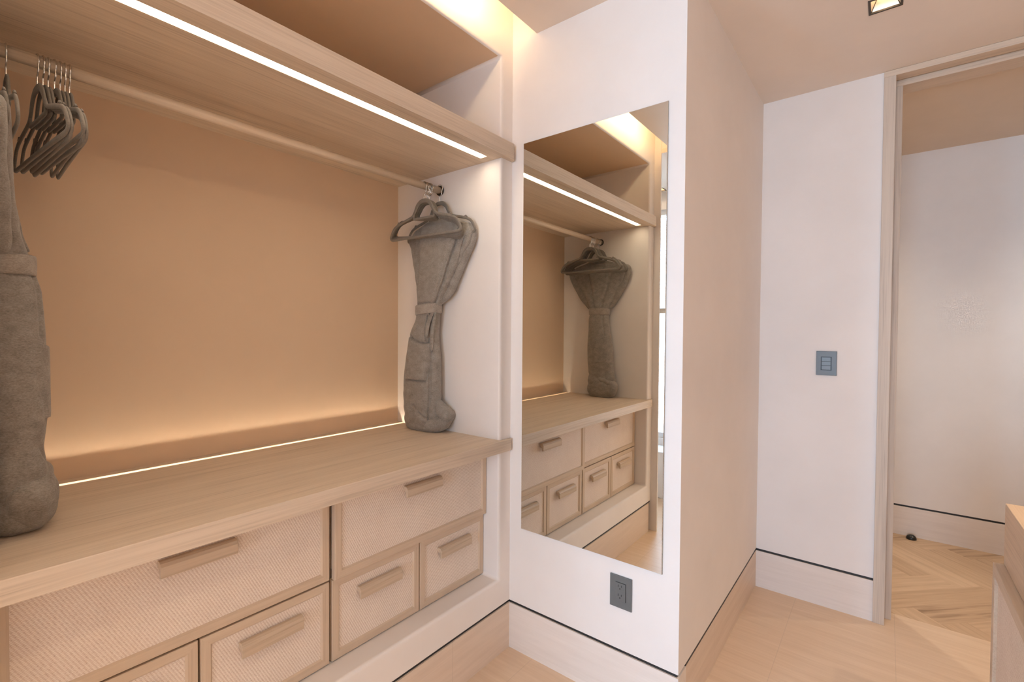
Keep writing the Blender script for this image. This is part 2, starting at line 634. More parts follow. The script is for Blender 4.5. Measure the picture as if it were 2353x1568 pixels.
# ceiling with downlight cut-outs; a slot along the wardrobe wall hides the cove light
DL = (0.592, 0.684, -1.294, -1.200)
DL2 = (-2.445, -2.36, 0.235, 0.32)
LAMPS = [(x, y) for y in (-1.247, -2.35) for x in (0.638, -0.56, -1.76, -2.96, -4.1, -5.2)]
LAMPS.remove((-0.56, -1.247))
HOLES = [(x - 0.046, x + 0.046, y - 0.047, y + 0.047) for x, y in LAMPS]
bm = slab(bmesh.new(), FAR_X, XD, SOUTH, -0.1243, H, H + 0.03, HOLES)
slab(bm, WIN_X, XW - 0.006, -0.1243, 0.70, H, H + 0.03, [DL2])
ceil = struct('ceiling', bm, CEIL)
struct('ceiling_cove', box(bmesh.new(), -1.70, 0.08, -0.34, D, COVE_TOP, COVE_TOP + 0.03), WHITE)
bm = box(bmesh.new(), -1.70, 0.08, -0.34, -0.31, H + 0.03, COVE_TOP)
box(bm, XW - 0.022, XW - 0.010, -0.34, D, H + 0.03, COVE_TOP)
struct('wall_cove', bm, WHITE)
bm = box(bmesh.new(), -1.36, -0.22, -0.148, -0.140, H + 0.036, H + 0.085)
obj('light_strip', bm, LED_V, ceil, label='warm light strip hidden above the ceiling edge')

# floors
struct('floor', box(bmesh.new(), FAR_X, XD2, SOUTH, 0.70, -0.04, 0), STONE_F)

# window in the west wall
bm = bmesh.new()
fwid = 0.045
for (y0, y1, z0, z1) in ((WIN_Y0, WIN_Y1, WIN_Z0, WIN_Z0 + fwid), (WIN_Y0, WIN_Y1, WIN_Z1 - fwid, WIN_Z1),
                         (WIN_Y0, WIN_Y0 + fwid, WIN_Z0, WIN_Z1), (WIN_Y1 - fwid, WIN_Y1, WIN_Z0, WIN_Z1),
                         ):
    box(bm, WIN_X - 0.06, WIN_X - 0.01, y0, y1, z0, z1, 0.002)
win = struct('window_1', bm, ALU)
obj('window_rail', box(bmesh.new(), WIN_X - 0.065, WIN_X - 0.005, WIN_Y0, WIN_Y1, 1.545, 1.59, 0.002),
    wood('oak_window_rail', (0.55, 0.44, 0.33), (0.45, 0.36, 0.27), 'y'), win)
obj('pane', box(bmesh.new(), WIN_X - 0.04, WIN_X - 0.036, WIN_Y0, WIN_Y1, WIN_Z0 + fwid, WIN_Z1 - fwid), GLASS, win)
bm = bmesh.new()
for k in range(22):
    z = 1.62 + k * 0.0365
    box(bm, WIN_X - 0.03, WIN_X - 0.024, WIN_Y0 + fwid, WIN_Y1 - fwid, z, z + 0.004)
obj('window_louvres', bm, plain('grey_louvre', (0.3, 0.34, 0.36), 0.4), win)

bm = bmesh.new()  # unseen far glazing, added to spread daylight evenly through the room
for (y0, y1, z0, z1) in ((FAR_Y0, FAR_Y1, FAR_Z0, FAR_Z0 + fwid), (FAR_Y0, FAR_Y1, FAR_Z1 - fwid, FAR_Z1),
                         (FAR_Y0, FAR_Y0 + fwid, FAR_Z0, FAR_Z1), (FAR_Y1 - fwid, FAR_Y1, FAR_Z0, FAR_Z1),
                         (-1.37, -1.33, FAR_Z0, FAR_Z1)):
    box(bm, FAR_X - 0.07, FAR_X - 0.02, y0, y1, z0, z1, 0.002)
w3 = struct('window_2_added', bm, ALU)
obj('pane', box(bmesh.new(), FAR_X - 0.045, FAR_X - 0.040, FAR_Y0, FAR_Y1, FAR_Z0 + fwid, FAR_Z1 - fwid), GLASS, w3)

# hall beyond the door
bm = bmesh.new()
box(bm, XH, XH + 0.1, HALL_Y, -0.2, HB, H)
struct('wall_hall_east', bm, WHITE)
struct('baseboard_hall_east', box(bmesh.new(), XH, XH + 0.1, HALL_Y, -0.2, 0, HB - RV), STONE_Y)
struct('trim_6', box(bmesh.new(), XH + 0.006, XH + 0.1, HALL_Y, -0.2, HB - RV, HB), REVEAL)
struct('wall_hall_north', box(bmesh.new(), XD2, XH, -0.3, -0.2, 0, H), WHITE)
struct('wall_hall_south', box(bmesh.new(), XD2, XH + 0.1, HALL_Y - 0.1, HALL_Y, 0, H), WHITE)
DL3 = (1.95, 2.04, -2.56, -2.47)
DL4 = (1.95, 2.04, -0.85, -0.76)
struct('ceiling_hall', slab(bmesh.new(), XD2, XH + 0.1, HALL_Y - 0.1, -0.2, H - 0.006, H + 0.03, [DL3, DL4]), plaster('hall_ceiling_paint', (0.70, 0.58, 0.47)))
struct('wall_hall_west', box(bmesh.new(), XD, XD2, HALL_Y - 0.1, SOUTH - 0.1, 0, H), WHITE)

# herringbone oak planks
PW, PL = 0.14, 0.70
bm = bmesh.new()
box(bm, XD2, XH, HALL_Y, -0.3, -0.04, -0.004)
cl = bm.loops.layers.float_color.new('plank')
uvl = bm.loops.layers.uv.new('grain')
A45 = math.radians(45)
ca, sa = math.cos(A45), math.sin(A45)


def clip_poly(poly, ax, val, keep_less):
    out = []
    for i in range(len(poly)):
        p, q = poly[i], poly[(i + 1) % len(poly)]
        ip = (p[ax] <= val) if keep_less else (p[ax] >= val)
        iq = (q[ax] <= val) if keep_less else (q[ax] >= val)
        if ip:
            out.append(p)
        if ip != iq:
            t = (val - p[ax]) / (q[ax] - p[ax])
            out.append(tuple(a + (b_ - a) * t for a, b_ in zip(p, q)))
    return out


rp = random.Random(3)
nper = int(PL / PW)
for k in range(-40, 41):
    for j in range(-8, 9):
        for hv in (0, 1):
            if hv == 0:     # plank along the first diagonal
                u0, v0 = k * PW + 2 * j * PL, k * PW
                rect = [(u0, v0, 0, 0), (u0 + PL, v0, PL, 0), (u0 + PL, v0 + PW, PL, PW), (u0, v0 + PW, 0, PW)]
            else:           # plank along the other diagonal
                u0, v0 = k * PW + 2 * j * PL - PW, k * PW - PL + PW
                u0, v0 = k * PW + 2 * j * PL + PL, k * PW - PL + PW
                rect = [(u0, v0, 0, 0), (u0 + PW, v0, 0, PW), (u0 + PW, v0 + PL, PL, PW), (u0, v0 + PL, PL, 0)]
            off = (rp.random() * 50, rp.random() * 50)
            tone = rp.random()
            poly = []
            for (u, v, gu, gv) in rect:
                x = 2.0 + u * ca - v * sa
                y = -1.5 + u * sa + v * ca
                poly.append((x, y, gu + off[0], gv + off[1]))
            for ax, val, kl in ((0, XD2, False), (0, XH, True), (1, HALL_Y, False), (1, -0.3, True)):
                if poly:
                    poly = clip_poly(poly, ax, val, kl)
            if len(poly) < 3:
                continue
            try:
                f = bm.faces.new([bm.verts.new((p[0], p[1], 0.0)) for p in poly])
            except ValueError:
                continue
            for lp, p in zip(f.loops, poly):
                lp[cl] = (tone, tone, tone, 1)
                lp[uvl].uv = (p[2], p[3])
m, nt, b = new_mat('oak_herringbone')
at = N(nt, 'ShaderNodeVertexColor', layer_name='plank')
uvn = N(nt, 'ShaderNodeUVMap', uv_map='grain')
mp = N(nt, 'ShaderNodeMapping')
mp.inputs['Scale'].default_value = (1.5, 26, 1)
nt.links.new(uvn.outputs[0], mp.inputs[0])
f1 = noise_tex(nt, mp.outputs[0], 1.5, 5.0, 0.6)
mp2 = N(nt, 'ShaderNodeMapping')
mp2.inputs['Scale'].default_value = (4, 14, 1)
nt.links.new(uvn.outputs[0], mp2.inputs[0])
f2 = noise_tex(nt, mp2.outputs[0], 1.0, 3.0, 0.5)
ff = mathn(nt, 'ADD', mathn(nt, 'MULTIPLY', f1, 0.62),
           mathn(nt, 'ADD', mathn(nt, 'MULTIPLY', f2, 0.13), mathn(nt, 'MULTIPLY', at.outputs[0], 0.25)))
cc = ramp(nt, ff, [(0.27, (0.24, 0.15, 0.085)), (0.40, (0.48, 0.335, 0.215)), (0.66, (0.63, 0.465, 0.315))])
nt.links.new(cc, b.inputs['Base Color'])
b.inputs['Roughness'].default_value = 0.5
struct('floor_hall', bm, m)

# ------------------------------------------------------------------ lamps in the ceiling


def downlight(x0, x1, y0, y1, label, watts, color=(1.0, 0.72, 0.46)):
    cx, cy = (x0 + x1) / 2, (y0 + y1) / 2
    t = thing('downlight', label, 'ceiling light', (cx, cy, H))
    e = 0.004
    bm = bmesh.new()
    for a, b_, c, d in ((x0 - e, x1 + e, y0 - e, y0 + e), (x0 - e, x1 + e, y1 - e, y1 + e),
                        (x0 - e, x0 + e, y0 + e, y1 - e), (x1 - e, x1 + e, y0 + e, y1 - e)):
        box(bm, a, b_, c, d, H - 0.002, H + 0.012)
    obj('trim_ring', bm, BRONZE, t)
    bm = bmesh.new()
    q = 0.020
    zt = H + 0.055
    lo = [(x0 + e, y0 + e, H + 0.004), (x1 - e, y0 + e, H + 0.004), (x1 - e, y1 - e, H + 0.004), (x0 + e, y1 - e, H + 0.004)]
    hi = [(cx - q, cy - q, zt), (cx + q, cy - q, zt), (cx + q, cy + q, zt), (cx - q, cy + q, zt)]
    L = [bm.verts.new(p) for p in lo]
    U = [bm.verts.new(p) for p in hi]
    for i in range(4):
        bm.faces.new((L[i], L[(i + 1) % 4], U[(i + 1) % 4], U[i]))
    obj('reflector', bm, REFLECT, t)
    for i in range(4):
        obj('reflector_rib', sweep(bmesh.new(), [lo[i], hi[i]], 0.0022, 0.0022, 6), BRONZE, t)
    bm = box(bmesh.new(), cx - q, cx + q, cy - q, cy + q, zt, zt + 0.004)
    obj('lamp_lens', bm, LED_D, t)
    lamp = area_light('lamp', (cx, cy, zt - 0.002), (0, 0, -1), 2 * q, 2 * q, watts, color)
    lamp.location = lamp.location - t.location
    lamp.parent = t
    return t


for k_, h_ in enumerate(HOLES[1:]):  # unseen downlights added as warm fill for the closet
    downlight(*h_, 'unseen square downlight added for warm fill, in the ceiling behind the camera side of the room', FILL_W)['group'] = 'added fill downlights out of view'
downlight(*DL, 'square recessed downlight in the ceiling in front of the doorway', 0.12)
downlight(*DL2, 'square recessed downlight over the window ledge, seen only in the mirror', 0.5)

downlight(*DL3, 'unseen square downlight added to brighten the hall, in its ceiling right of the doorway', 12.5, (1.0, 0.86, 0.70))  # this lamp and the next are unseen additions that brighten the hall
downlight(*DL4, 'unseen square downlight added to brighten the hall, in its ceiling behind the wall with the switch', 10.0, (1.0, 0.86, 0.70))

# ------------------------------------------------------------------ counter with its light slot
CX0, CX1, CY = -1.576, -0.004, -0.0180
CT = 0.0496
SY0, SY1 = 0.612, 0.634


def rounded_front(x0, x1, yf, yi, r=0.017, n=6):
    """T outline: wide lip in front of the wall (yf..0), narrower inside the niche up to yi"""
    pts = [(XL, yi), (XL, -0.0008), (x0, -0.0008)]
    r = min(r, -yf - 0.0015)
    for k in range(n + 1):
        a = math.pi + k / n * math.pi / 2
        pts.append((x0 + r + r * math.cos(a), yf + r + r * math.sin(a)))
    for k in range(n + 1):
        a = 1.5 * math.pi + k / n * math.pi / 2
        pts.append((x1 - r + r * math.cos(a), yf + r + r * math.sin(a)))
    pts += [(x1, -0.0008), (XR, -0.0008), (XR, yi)]
    return pts


bm = bmesh.new()
prism(bm, rounded_front(CX0, CX1, CY, SY0), 'z', ZC - CT, ZC, 0.0015)
box(bm, XL, XR, SY1, D, ZC - CT, ZC)
box(bm, XL, XR, SY0, SY1, ZC - CT, ZC - 0.0365)
counter = obj('counter', bm, OAK_X)
tag(counter, 'long pale oak counter running over the rattan drawers in the wardrobe niche', 'counter')
obj('light_strip', box(bmesh.new(), XL + 0.03, XR - 0.01, SY0 + 0.0005, SY0 + 0.0040, ZC - 0.0365, ZC - 0.0345), LED_C, counter,
    label='thin warm light strip sunk into the back of the counter')

# ------------------------------------------------------------------ shelf with the light channel underneath
SX0, SX1, SYF = -1.586, -0.004, -0.0282
ST = 0.0652
bm = bmesh.new()
LY0, LY1, LX0, LX1, LDEP = 0.040, 0.076, -1.47, -0.118, 0.012
prism(bm, rounded_front(SX0, SX1, SYF, D, 0.027), 'z', ZS + LDEP, ZS + ST, 0.0)
prism(bm, rounded_front(SX0, SX1, SYF, LY0, 0.027), 'z', ZS, ZS + LDEP, 0.0)
box(bm, XL, XR, LY1, D, ZS, ZS + LDEP)
box(bm, XL, LX0, LY0, LY1, ZS, ZS + LDEP)
box(bm, LX1, XR, LY0, LY1, ZS, ZS + LDEP)
shelf = obj('shelf', bm, OAK_X)
tag(shelf, 'thick pale oak shelf near the top of the wardrobe niche, above the hanging rod', 'shelf')
obj('light_strip', box(bmesh.new(), LX0 + 0.001, LX1 - 0.001, LY0 + 0.001, LY1 - 0.001, ZS + 0.009, ZS + 0.0115), LED_S, shelf,
    label='wide warm light strip let into the underside of the shelf')

# ------------------------------------------------------------------ hanging rod
RY, RZ, RR = 0.3637, 2.0243, 0.0155
rod = thing('hanging_rod', 'round pale oak clothes rod under the shelf, across the niche', 'clothes rod', ((XL + XR) / 2, RY, RZ))
bm = bmesh.new()
sweep(bm, [(XL + 0.002, RY, RZ), (XR - 0.002, RY, RZ)], RR, RR, 28, flat=(0, 0, 1))
obj('rod', bm, OAK_X, rod)
for xx, s in ((XL, 1), (XR, -1)):
    bm = bmesh.new()
    ringp = [(xx + s * 0.006, RY + 0.0195 * math.cos(a), RZ + 0.0195 * math.sin(a)) for a in [2 * math.pi * k / 28 for k in range(28)]]
    sweep(bm, ringp, 0.0035, 0.0055, 8, flat=(1, 0, 0), closed=True)
    obj('rod_socket', bm, BRONZE, rod)

# ------------------------------------------------------------------ drawer units
YB, YT = 0.087, 0.087
ROW = 0.588
DZ0 = 0.3235


def handle_bm(cx, zc, L, yf):
    """J-shaped finger pull: thick rounded top, thin front lip"""
    prof = [(0.0, 0.017), (-0.004, 0.0205), (-0.014, 0.0205), (-0.020, 0.0165), (-0.0245, 0.009), (-0.0245, -0.018),
            (-0.0165, -0.018), (-0.0145, -0.004), (-0.009, 0.003), (0.0, 0.003)]
    return prism(bmesh.new(), [(yf + a, zc + c) for a, c in prof], 'x', cx - L / 2, cx + L / 2, 0.0012)


def drawer(parent, x0, x1, z0, z1, yf, hz, sw=0.029, hl=0.172):
    g = 0.0018
    x0, x1, z0, z1 = x0 + g, x1 - g, z0 + g, z1 - g
    bm = bmesh.new()
    t = 0.020
    # mitred frame with a bevelled inner edge
    o = [(x0, z0), (x1, z0), (x1, z1), (x0, z1)]
    i1 = [(x0 + sw - 0.006, z0 + sw - 0.006), (x1 - sw + 0.006, z0 + sw - 0.006), (x1 - sw + 0.006, z1 - sw + 0.006), (x0 + sw - 0.006, z1 - sw + 0.006)]
    i2 = [(x0 + sw, z0 + sw), (x1 - sw, z0 + sw), (x1 - sw, z1 - sw), (x0 + sw, z1 - sw)]
    R = []
    for pts, y in ((o, yf + t), (o, yf + 0.0015), ([(a + (0.0015 if a == x0 else -0.0015), c + (0.0015 if c == z0 else -0.0015)) for a, c in o], yf),
                   (i1, yf), (i2, yf + 0.007), (i2, yf + t)):
        R.append([bm.verts.new((a, y, c)) for a, c in pts])
    for k in range(len(R) - 1):
        for q in range(4):
            f = bm.faces.new((R[k][q], R[k][(q + 1) % 4], R[k + 1][(q + 1) % 4], R[k + 1][q]))
            f.material_index = q % 2
    for q in range(4):
        bm.faces.new((R[-1][q], R[-1][(q + 1) % 4], R[0][(q + 1) % 4], R[0][q]))
    d = obj('drawer', bm, [OAK_FRAME, OAK_FRAME_Z], parent, loc=((x0 + x1) / 2, yf, (z0 + z1) / 2))
    obj('rattan_panel', box(bmesh.new(), x0 + sw - 0.002, x1 - sw + 0.002, yf + 0.0055, yf + 0.016, z0 + sw - 0.002, z1 - sw + 0.002),
        RATTAN, d)
    obj('handle', handle_bm((x0 + x1) / 2, hz, hl, yf + 0.0055), OAK_HANDLE, d)
    # open-topped drawer box behind the front
    bm = bmesh.new()
    box(bm, x0 + 0.012, x0 + 0.024, yf + t, 0.52, z0 + 0.02, z1 - 0.04)
    box(bm, x1 - 0.024, x1 - 0.012, yf + t, 0.52, z0 + 0.02, z1 - 0.04)
    box(bm, x0 + 0.024, x1 - 0.024, 0.508, 0.52, z0 + 0.02, z1 - 0.04)
    box(bm, x0 + 0.024, x1 - 0.024, yf + t, 0.508, z0 + 0.02, z0 + 0.03)
    obj('drawer_box', bm, OAK_FRAME, d)
    return d


XM = -0.7945
for (xa, xb, label, yt) in (
        (XL + 0.001, XM - 0.003, 'built-in drawer unit with woven fronts, far-left half under the counter, below the draped robe', YB),
        (XM + 0.003, XR - 0.001, 'built-in drawer unit with woven fronts, right half under the counter, nearest the mirror', 0.071)):
    unit = thing('drawer_unit', label, 'drawers', ((xa + xb) / 2, 0.4, DZ0), 'rattan-front drawer units under the counter')
    bm = bmesh.new()
    zt = ZC - CT - 0.0015
    yc0 = 0.110
    box(bm, xa, xa + 0.010, yc0, 0.66, DZ0, zt)
    box(bm, xb - 0.010, xb, yc0, 0.66, DZ0, zt)
    box(bm, xa + 0.010, xb - 0.010, yc0, 0.66, DZ0, DZ0 + 0.01)
    box(bm, xa + 0.010, xb - 0.010, yc0, 0.66, zt - 0.01, zt)
    box(bm, xa + 0.010, xb - 0.010, 0.645, 0.66, DZ0 + 0.01, zt - 0.01)
    obj('carcass', bm, OAK_FRAME, unit)
    xm = (xa + xb) / 2
    drawer(unit, xa, xb, ROW + 0.001, zt - 0.001, yt, 0.800)
    drawer(unit, xa, xm - 0.001, DZ0 + 0.001, ROW - 0.001, YB, 0.509)
    drawer(unit, xm + 0.001, xb, DZ0 + 0.001, ROW - 0.001, YB, 0.509)

# ------------------------------------------------------------------ mirror
MY0, MY1, MZ0, MZ1 = -0.0659, -0.6771, 0.5384, 2.1616
mir = thing('mirror', 'tall frameless wall mirror reflecting the wardrobe niche', 'mirror', (0, (MY0 + MY1) / 2, MZ0))
obj('mirror_backing', box(bmesh.new(), -0.006, -0.0005, MY1, MY0, MZ0, MZ1), MIRROR_EDGE, mir)
bm = bmesh.new()
e = 0.0015
R0 = [bm.verts.new((-0.0061, y, z)) for y, z in ((MY1, MZ0), (MY0, MZ0), (MY0, MZ1), (MY1, MZ1))]
R1 = [bm.verts.new((-0.0078, y, z)) for y, z in ((MY1 + e, MZ0 + e), (MY0 - e, MZ0 + e), (MY0 - e, MZ1 - e), (MY1 + e, MZ1 - e))]
bm.faces.new(R0)
bm.faces.new(R1)
for i in range(4):
    bm.faces.new((R0[i], R0[(i + 1) % 4], R1[(i + 1) % 4], R1[i]))
obj('mirror_glass', bm, MIRROR, mir)

# ------------------------------------------------------------------ power outlet under the mirror
OY0, OY1, OZ0, OZ1 = -0.5666, -0.4806, 0.3636, 0.4826
out = thing('power_outlet', 'dark grey double power outlet on the white wall below the mirror', 'power outlet', (0, (OY0 + OY1) / 2, OZ0))
obj('cover_plate', box(bmesh.new(), -0.006, -0.0003, OY0, OY1, OZ0, OZ1, 0.0015), GREY_PL, out)
iy0, iy1, iz0, iz1 = -0.5430, -0.5040, 0.392, 0.4575
obj('insert_gap', box(bmesh.new(), -0.0064, -0.0058, iy0 - 0.0018, iy1 + 0.0004, iz0 - 0.0006, iz1 + 0.0016), GREY_DK, out)
obj('socket_insert', box(bmesh.new(), -0.0082, -0.006, iy0, iy1, iz0, iz1, 0.0008), GREY_PL, out)
for zc in (iz0 + 0.017, iz1 - 0.015):
    bm = bmesh.new()
    yc = (iy0 + iy1) / 2 + 0.002
    box(bm, -0.0088, -0.0078, yc + 0.005, yc + 0.0072, zc, zc + 0.008)
    box(bm, -0.0088, -0.0078, yc - 0.0072, yc - 0.005, zc + 0.0005, zc + 0.0075)
    sweep(bm, [(-0.0078, yc, zc - 0.006), (-0.0088, yc, zc - 0.006)], 0.0024, 0.0024, 12, flat=(0, 0, 1))
    obj('socket_slots', bm, GREY_DK, out)

# ------------------------------------------------------------------ light switch
WY0, WY1, WZ0, WZ1 = -1.0815, -0.9948, 1.1672, 1.2880
sw_ = thing('light_switch', 'dark grey light switch with three rockers on the white wall by the doorway', 'light switch', (XD, (WY0 + WY1) / 2, WZ0))
obj('cover_plate', box(bmesh.new(), XD - 0.007, XD - 0.0003, WY0, WY1, WZ0, WZ1, 0.0015), GREY_PL, sw_)
sy0, sy1, sz0, sz1 = -1.0605, -1.0145, 1.1925, 1.2605
obj('rocker_gap', box(bmesh.new(), XD - 0.0075, XD - 0.0068, sy0, sy1, sz0, sz1), GREY_DK, sw_)
hh = (sz1 - sz0 - 0.004) / 3
for k in range(3):
    z0 = sz0 + 0.002 + k * hh
    obj('rocker', box(bmesh.new(), XD - 0.0100, XD - 0.0073, sy0 + 0.004, sy1 - 0.004, z0 + 0.0008, z0 + hh - 0.0008, 0.0008),
        plain('rocker_grey', (0.15, 0.17, 0.175), 0.3) if k == 0 else MATS['rocker_grey'], sw_)

# ------------------------------------------------------------------ door stop
bm = bmesh.new()
bmesh.ops.create_uvsphere(bm, u_segments=28, v_segments=14, radius=0.028)
for v in bm.verts:
    v.co = Vector((v.co.x, v.co.y, max(v.co.z, 0) * 0.95)) + Vector((2.545, -1.4264, 0.004 if v.co.z > 0 else 0.0))
for f in bm.faces:
    f.smooth = True
tag(obj('door_stop', bm, RUBBER, loc=(2.545, -1.4264, 0)), 'small black dome door stop on the herringbone floor by the far wall', 'door stop')

# ------------------------------------------------------------------ island chest in the right foreground
IX1, IY1 = 0.3036, -1.543
IX0, IY0 = -1.15, -2.2
ITOP, IB = 0.90, 0.7274
isl = thing('island_chest', 'low oak island chest with a woven drawer front, at the right edge in the foreground', 'chest of drawers', ((IX0 + IX1) / 2, (IY0 + IY1) / 2, 0))
OAK_I = wood('oak_island', (0.62, 0.47, 0.33), (0.52, 0.38, 0.26), 'x')
obj('upper_body', box(bmesh.new(), IX0, IX1, IY0, IY1, IB, ITOP - 0.004, 0.001), OAK_I, isl)
obj('top', box(bmesh.new(), IX0, IX1, IY0, IY1, ITOP - 0.004, ITOP, 0.0012), wood('oak_island_lit_top', (0.76, 0.60, 0.43), (0.66, 0.50, 0.35), 'x'), isl)  # paler oak puts the light falling on the top into the colour
obj('lower_body', box(bmesh.new(), IX0, IX1, IY0, IY1 - 0.003, 0.0, IB), OAK_I, isl)
OAK_IF = OAK_FRAME
PRO = 0.022


def island_drawer(x0, x1, z0, z1):
    bm = bmesh.new()
    y0, y1 = IY1 - 0.002, IY1 + PRO
    s = 0.032
    box(bm, x0, x1, y0, y1, z1 - s, z1, 0.0015)
    box(bm, x0, x1, y0, y1, z0, z0 + s, 0.0015)
    box(bm, x0, x0 + s, y0, y1, z0 + s, z1 - s, 0.0015)
    box(bm, x1 - s, x1, y0, y1, z0 + s, z1 - s, 0.0015)
    d = obj('drawer', bm, OAK_FRAME, isl, loc=((x0 + x1) / 2, y1, (z0 + z1) / 2))
    obj('rattan_panel', box(bmesh.new(), x0 + s, x1 - s, y0, y1 - 0.008, z0 + s, z1 - s), RATTAN, d)
    return d


island_drawer(-0.42, IX1, 0.33, IB - 0.001)
island_drawer(-0.42, IX1, 0.06, 0.327)
island_drawer(IX0, -0.423, 0.33, IB - 0.001)
island_drawer(IX0, -0.423, 0.06, 0.327)

# ------------------------------------------------------------------ clothes hangers


def hanger_meshes():
    half = [(0.0, -0.066), (0.022, -0.069), (0.043, -0.085), (0.058, -0.110), (0.074, -0.128), (0.100, -0.137),
            (0.150, -0.150), (0.185, -0.162), (0.205, -0.177), (0.221, -0.202), (0.223, -0.213), (0.215, -0.221), (0.195, -0.2235), (0.11, -0.2225), (0.0, -0.222)]
    pr_ = smooth_path([(0, a, c) for a, c in half], 5)
    full = pr_ + [Vector((0, -p.y, p.z)) for p in reversed(pr_[1:-1])]
    bm = bmesh.new()
    wd = [0.0100 - 0.0038 * min(1, max(0, (-0.075 - p.z) / 0.05)) for p in full]
    sweep(bm, full, wd, 0.0032, 10, flat=(1, 0, 0), closed=True, power=2.6)
    # small strap notches on the shoulders
    for s in (1, -1):
        sweep(bm, [(0, s * 0.160, -0.148), (0, s * 0.168, -0.1445), (0, s * 0.176, -0.152)], 0.003, 0.0028, 8, flat=(1, 0, 0))
    frame = bm
    bm = bmesh.new()
    tb = smooth_path([(0, -0.064, -0.121), (0, -0.063, -0.136), (0, -0.056, -0.142), (0, 0.056, -0.142), (0, 0.063, -0.136), (0, 0.064, -0.121)], 4)
    sweep(bm, tb, 0.0058, 0.0028, 8, flat=(1, 0, 0), power=2.6)
    bar = bm
    bm = bmesh.new()
    R = RR + 0.0022
    pts = [(0, 0.0, -0.062), (0, 0.0, -0.046), (0, -0.002, -0.036), (0, -0.012, -0.026)]
    for a in (-42, -20, 0, 25, 50, 75, 100, 125, 150, 175):
        pts.append((0, -R * math.cos(math.radians(a)), R * math.sin(math.radians(a))))
    sweep(bm, smooth_path(pts, 4), 0.0017, 0.0017, 8, flat=(1, 0, 0))
    return frame, bar, bm


proto = thing('clothes_hanger', '', 'clothes hanger', (0, RY, RZ))
fr, ba, hk = hanger_meshes()
for nm, b_, mt in (('hanger_frame', fr, VELVET), ('tie_bar', ba, VELVET), ('hook', hk, CHROME)):
    o = obj(nm, b_, mt, proto, loc=(0, RY, RZ)) if False else None
    bmesh.ops.recalc_face_normals(b_, faces=b_.faces)
    me = bpy.data.meshes.new(nm)
    b_.to_mesh(me)
    b_.free()
    me.materials.append(mt)
    o = bpy.data.objects.new(nm, me)
    COL.objects.link(o)
    o.parent = proto

used = [False]


def hanger(x, yaw, roll, label, group, dy=0.0):
    if used[0]:
        r = proto.copy()
        COL.objects.link(r)
        for ch in list(proto.children):
            c = ch.copy()
            COL.objects.link(c)
            c.parent = r
    else:
        r = proto
        used[0] = True
    r.location = (x, RY + dy, RZ)
    r.rotation_euler = (math.radians(roll), 0, math.radians(yaw))
    r['label'] = label
    r['category'] = 'clothes hanger'
    if group:
        r['group'] = group
    elif 'group' in r:
        del r['group']
    return r


GL, GR = 'empty hangers at the left end of the rod', 'hangers at the right end of the rod'
words = ['first', 'second', 'third', 'fourth', 'fifth', 'sixth', 'seventh']
lx = [-1.4065, -1.3965, -1.3870, -1.3760, -1.3655, -1.3565, -1.3480]
ly = [5, 4, 1.5, 3.5, 2, -1, -2]
lr = [-1.5, -1, 1, -2, 1.5, 0.5, 0]
for i in range(7):
    lab = {0: 'first of the seven empty grey velvet hangers, nearest the left robe',
           6: 'last of the seven empty grey velvet hangers, the one farthest from the left robe'}.get(
        i, '%s of the seven empty grey velvet hangers on the left, counted from the left robe' % words[i])
    hanger(lx[i], ly[i], lr[i], lab, GL)
hanger(-1.4585, -1, 0, 'grey velvet hanger lying flat against the left robe at the picture edge', GL)
hanger(-1.4770, 0, 0, 'grey velvet hanger that carries the left robe', GL)
rx = [-0.1745, -0.1615, -0.1535, -0.1445, -0.1370]
ryaw = [2, 1.5, 1, 0.5, 0]
rrol = [0.3, 2.6, 4.4, 5.6, 6.4]
for i in range(5):
    lab = {0: 'front grey velvet hanger of the right-hand bunch, facing the room'}.get(
        i, '%s grey velvet hanger from the front of the right-hand bunch, before the robe' % words[i])
    hanger(rx[i], ryaw[i], rrol[i], lab, GR)
hanger(-0.1000, -1, 0, 'grey velvet hanger against the niche side wall that carries the right robe', GR, -0.022)

# ------------------------------------------------------------------ bathrobes


def lerp_rows(rows, z):
    if z >= rows[0][0]:
        return rows[0][1:]
    for a, b_ in zip(rows, rows[1:]):
        if b_[0] <= z <= a[0]:
            t = (a[0] - z) / (a[0] - b_[0])
            t = t * t * (3 - 2 * t) * 0.5 + t * 0.5
            return tuple(p + (q - p) * t for p, q in zip(a[1:], b_[1:]))
    return rows[-1][1:]


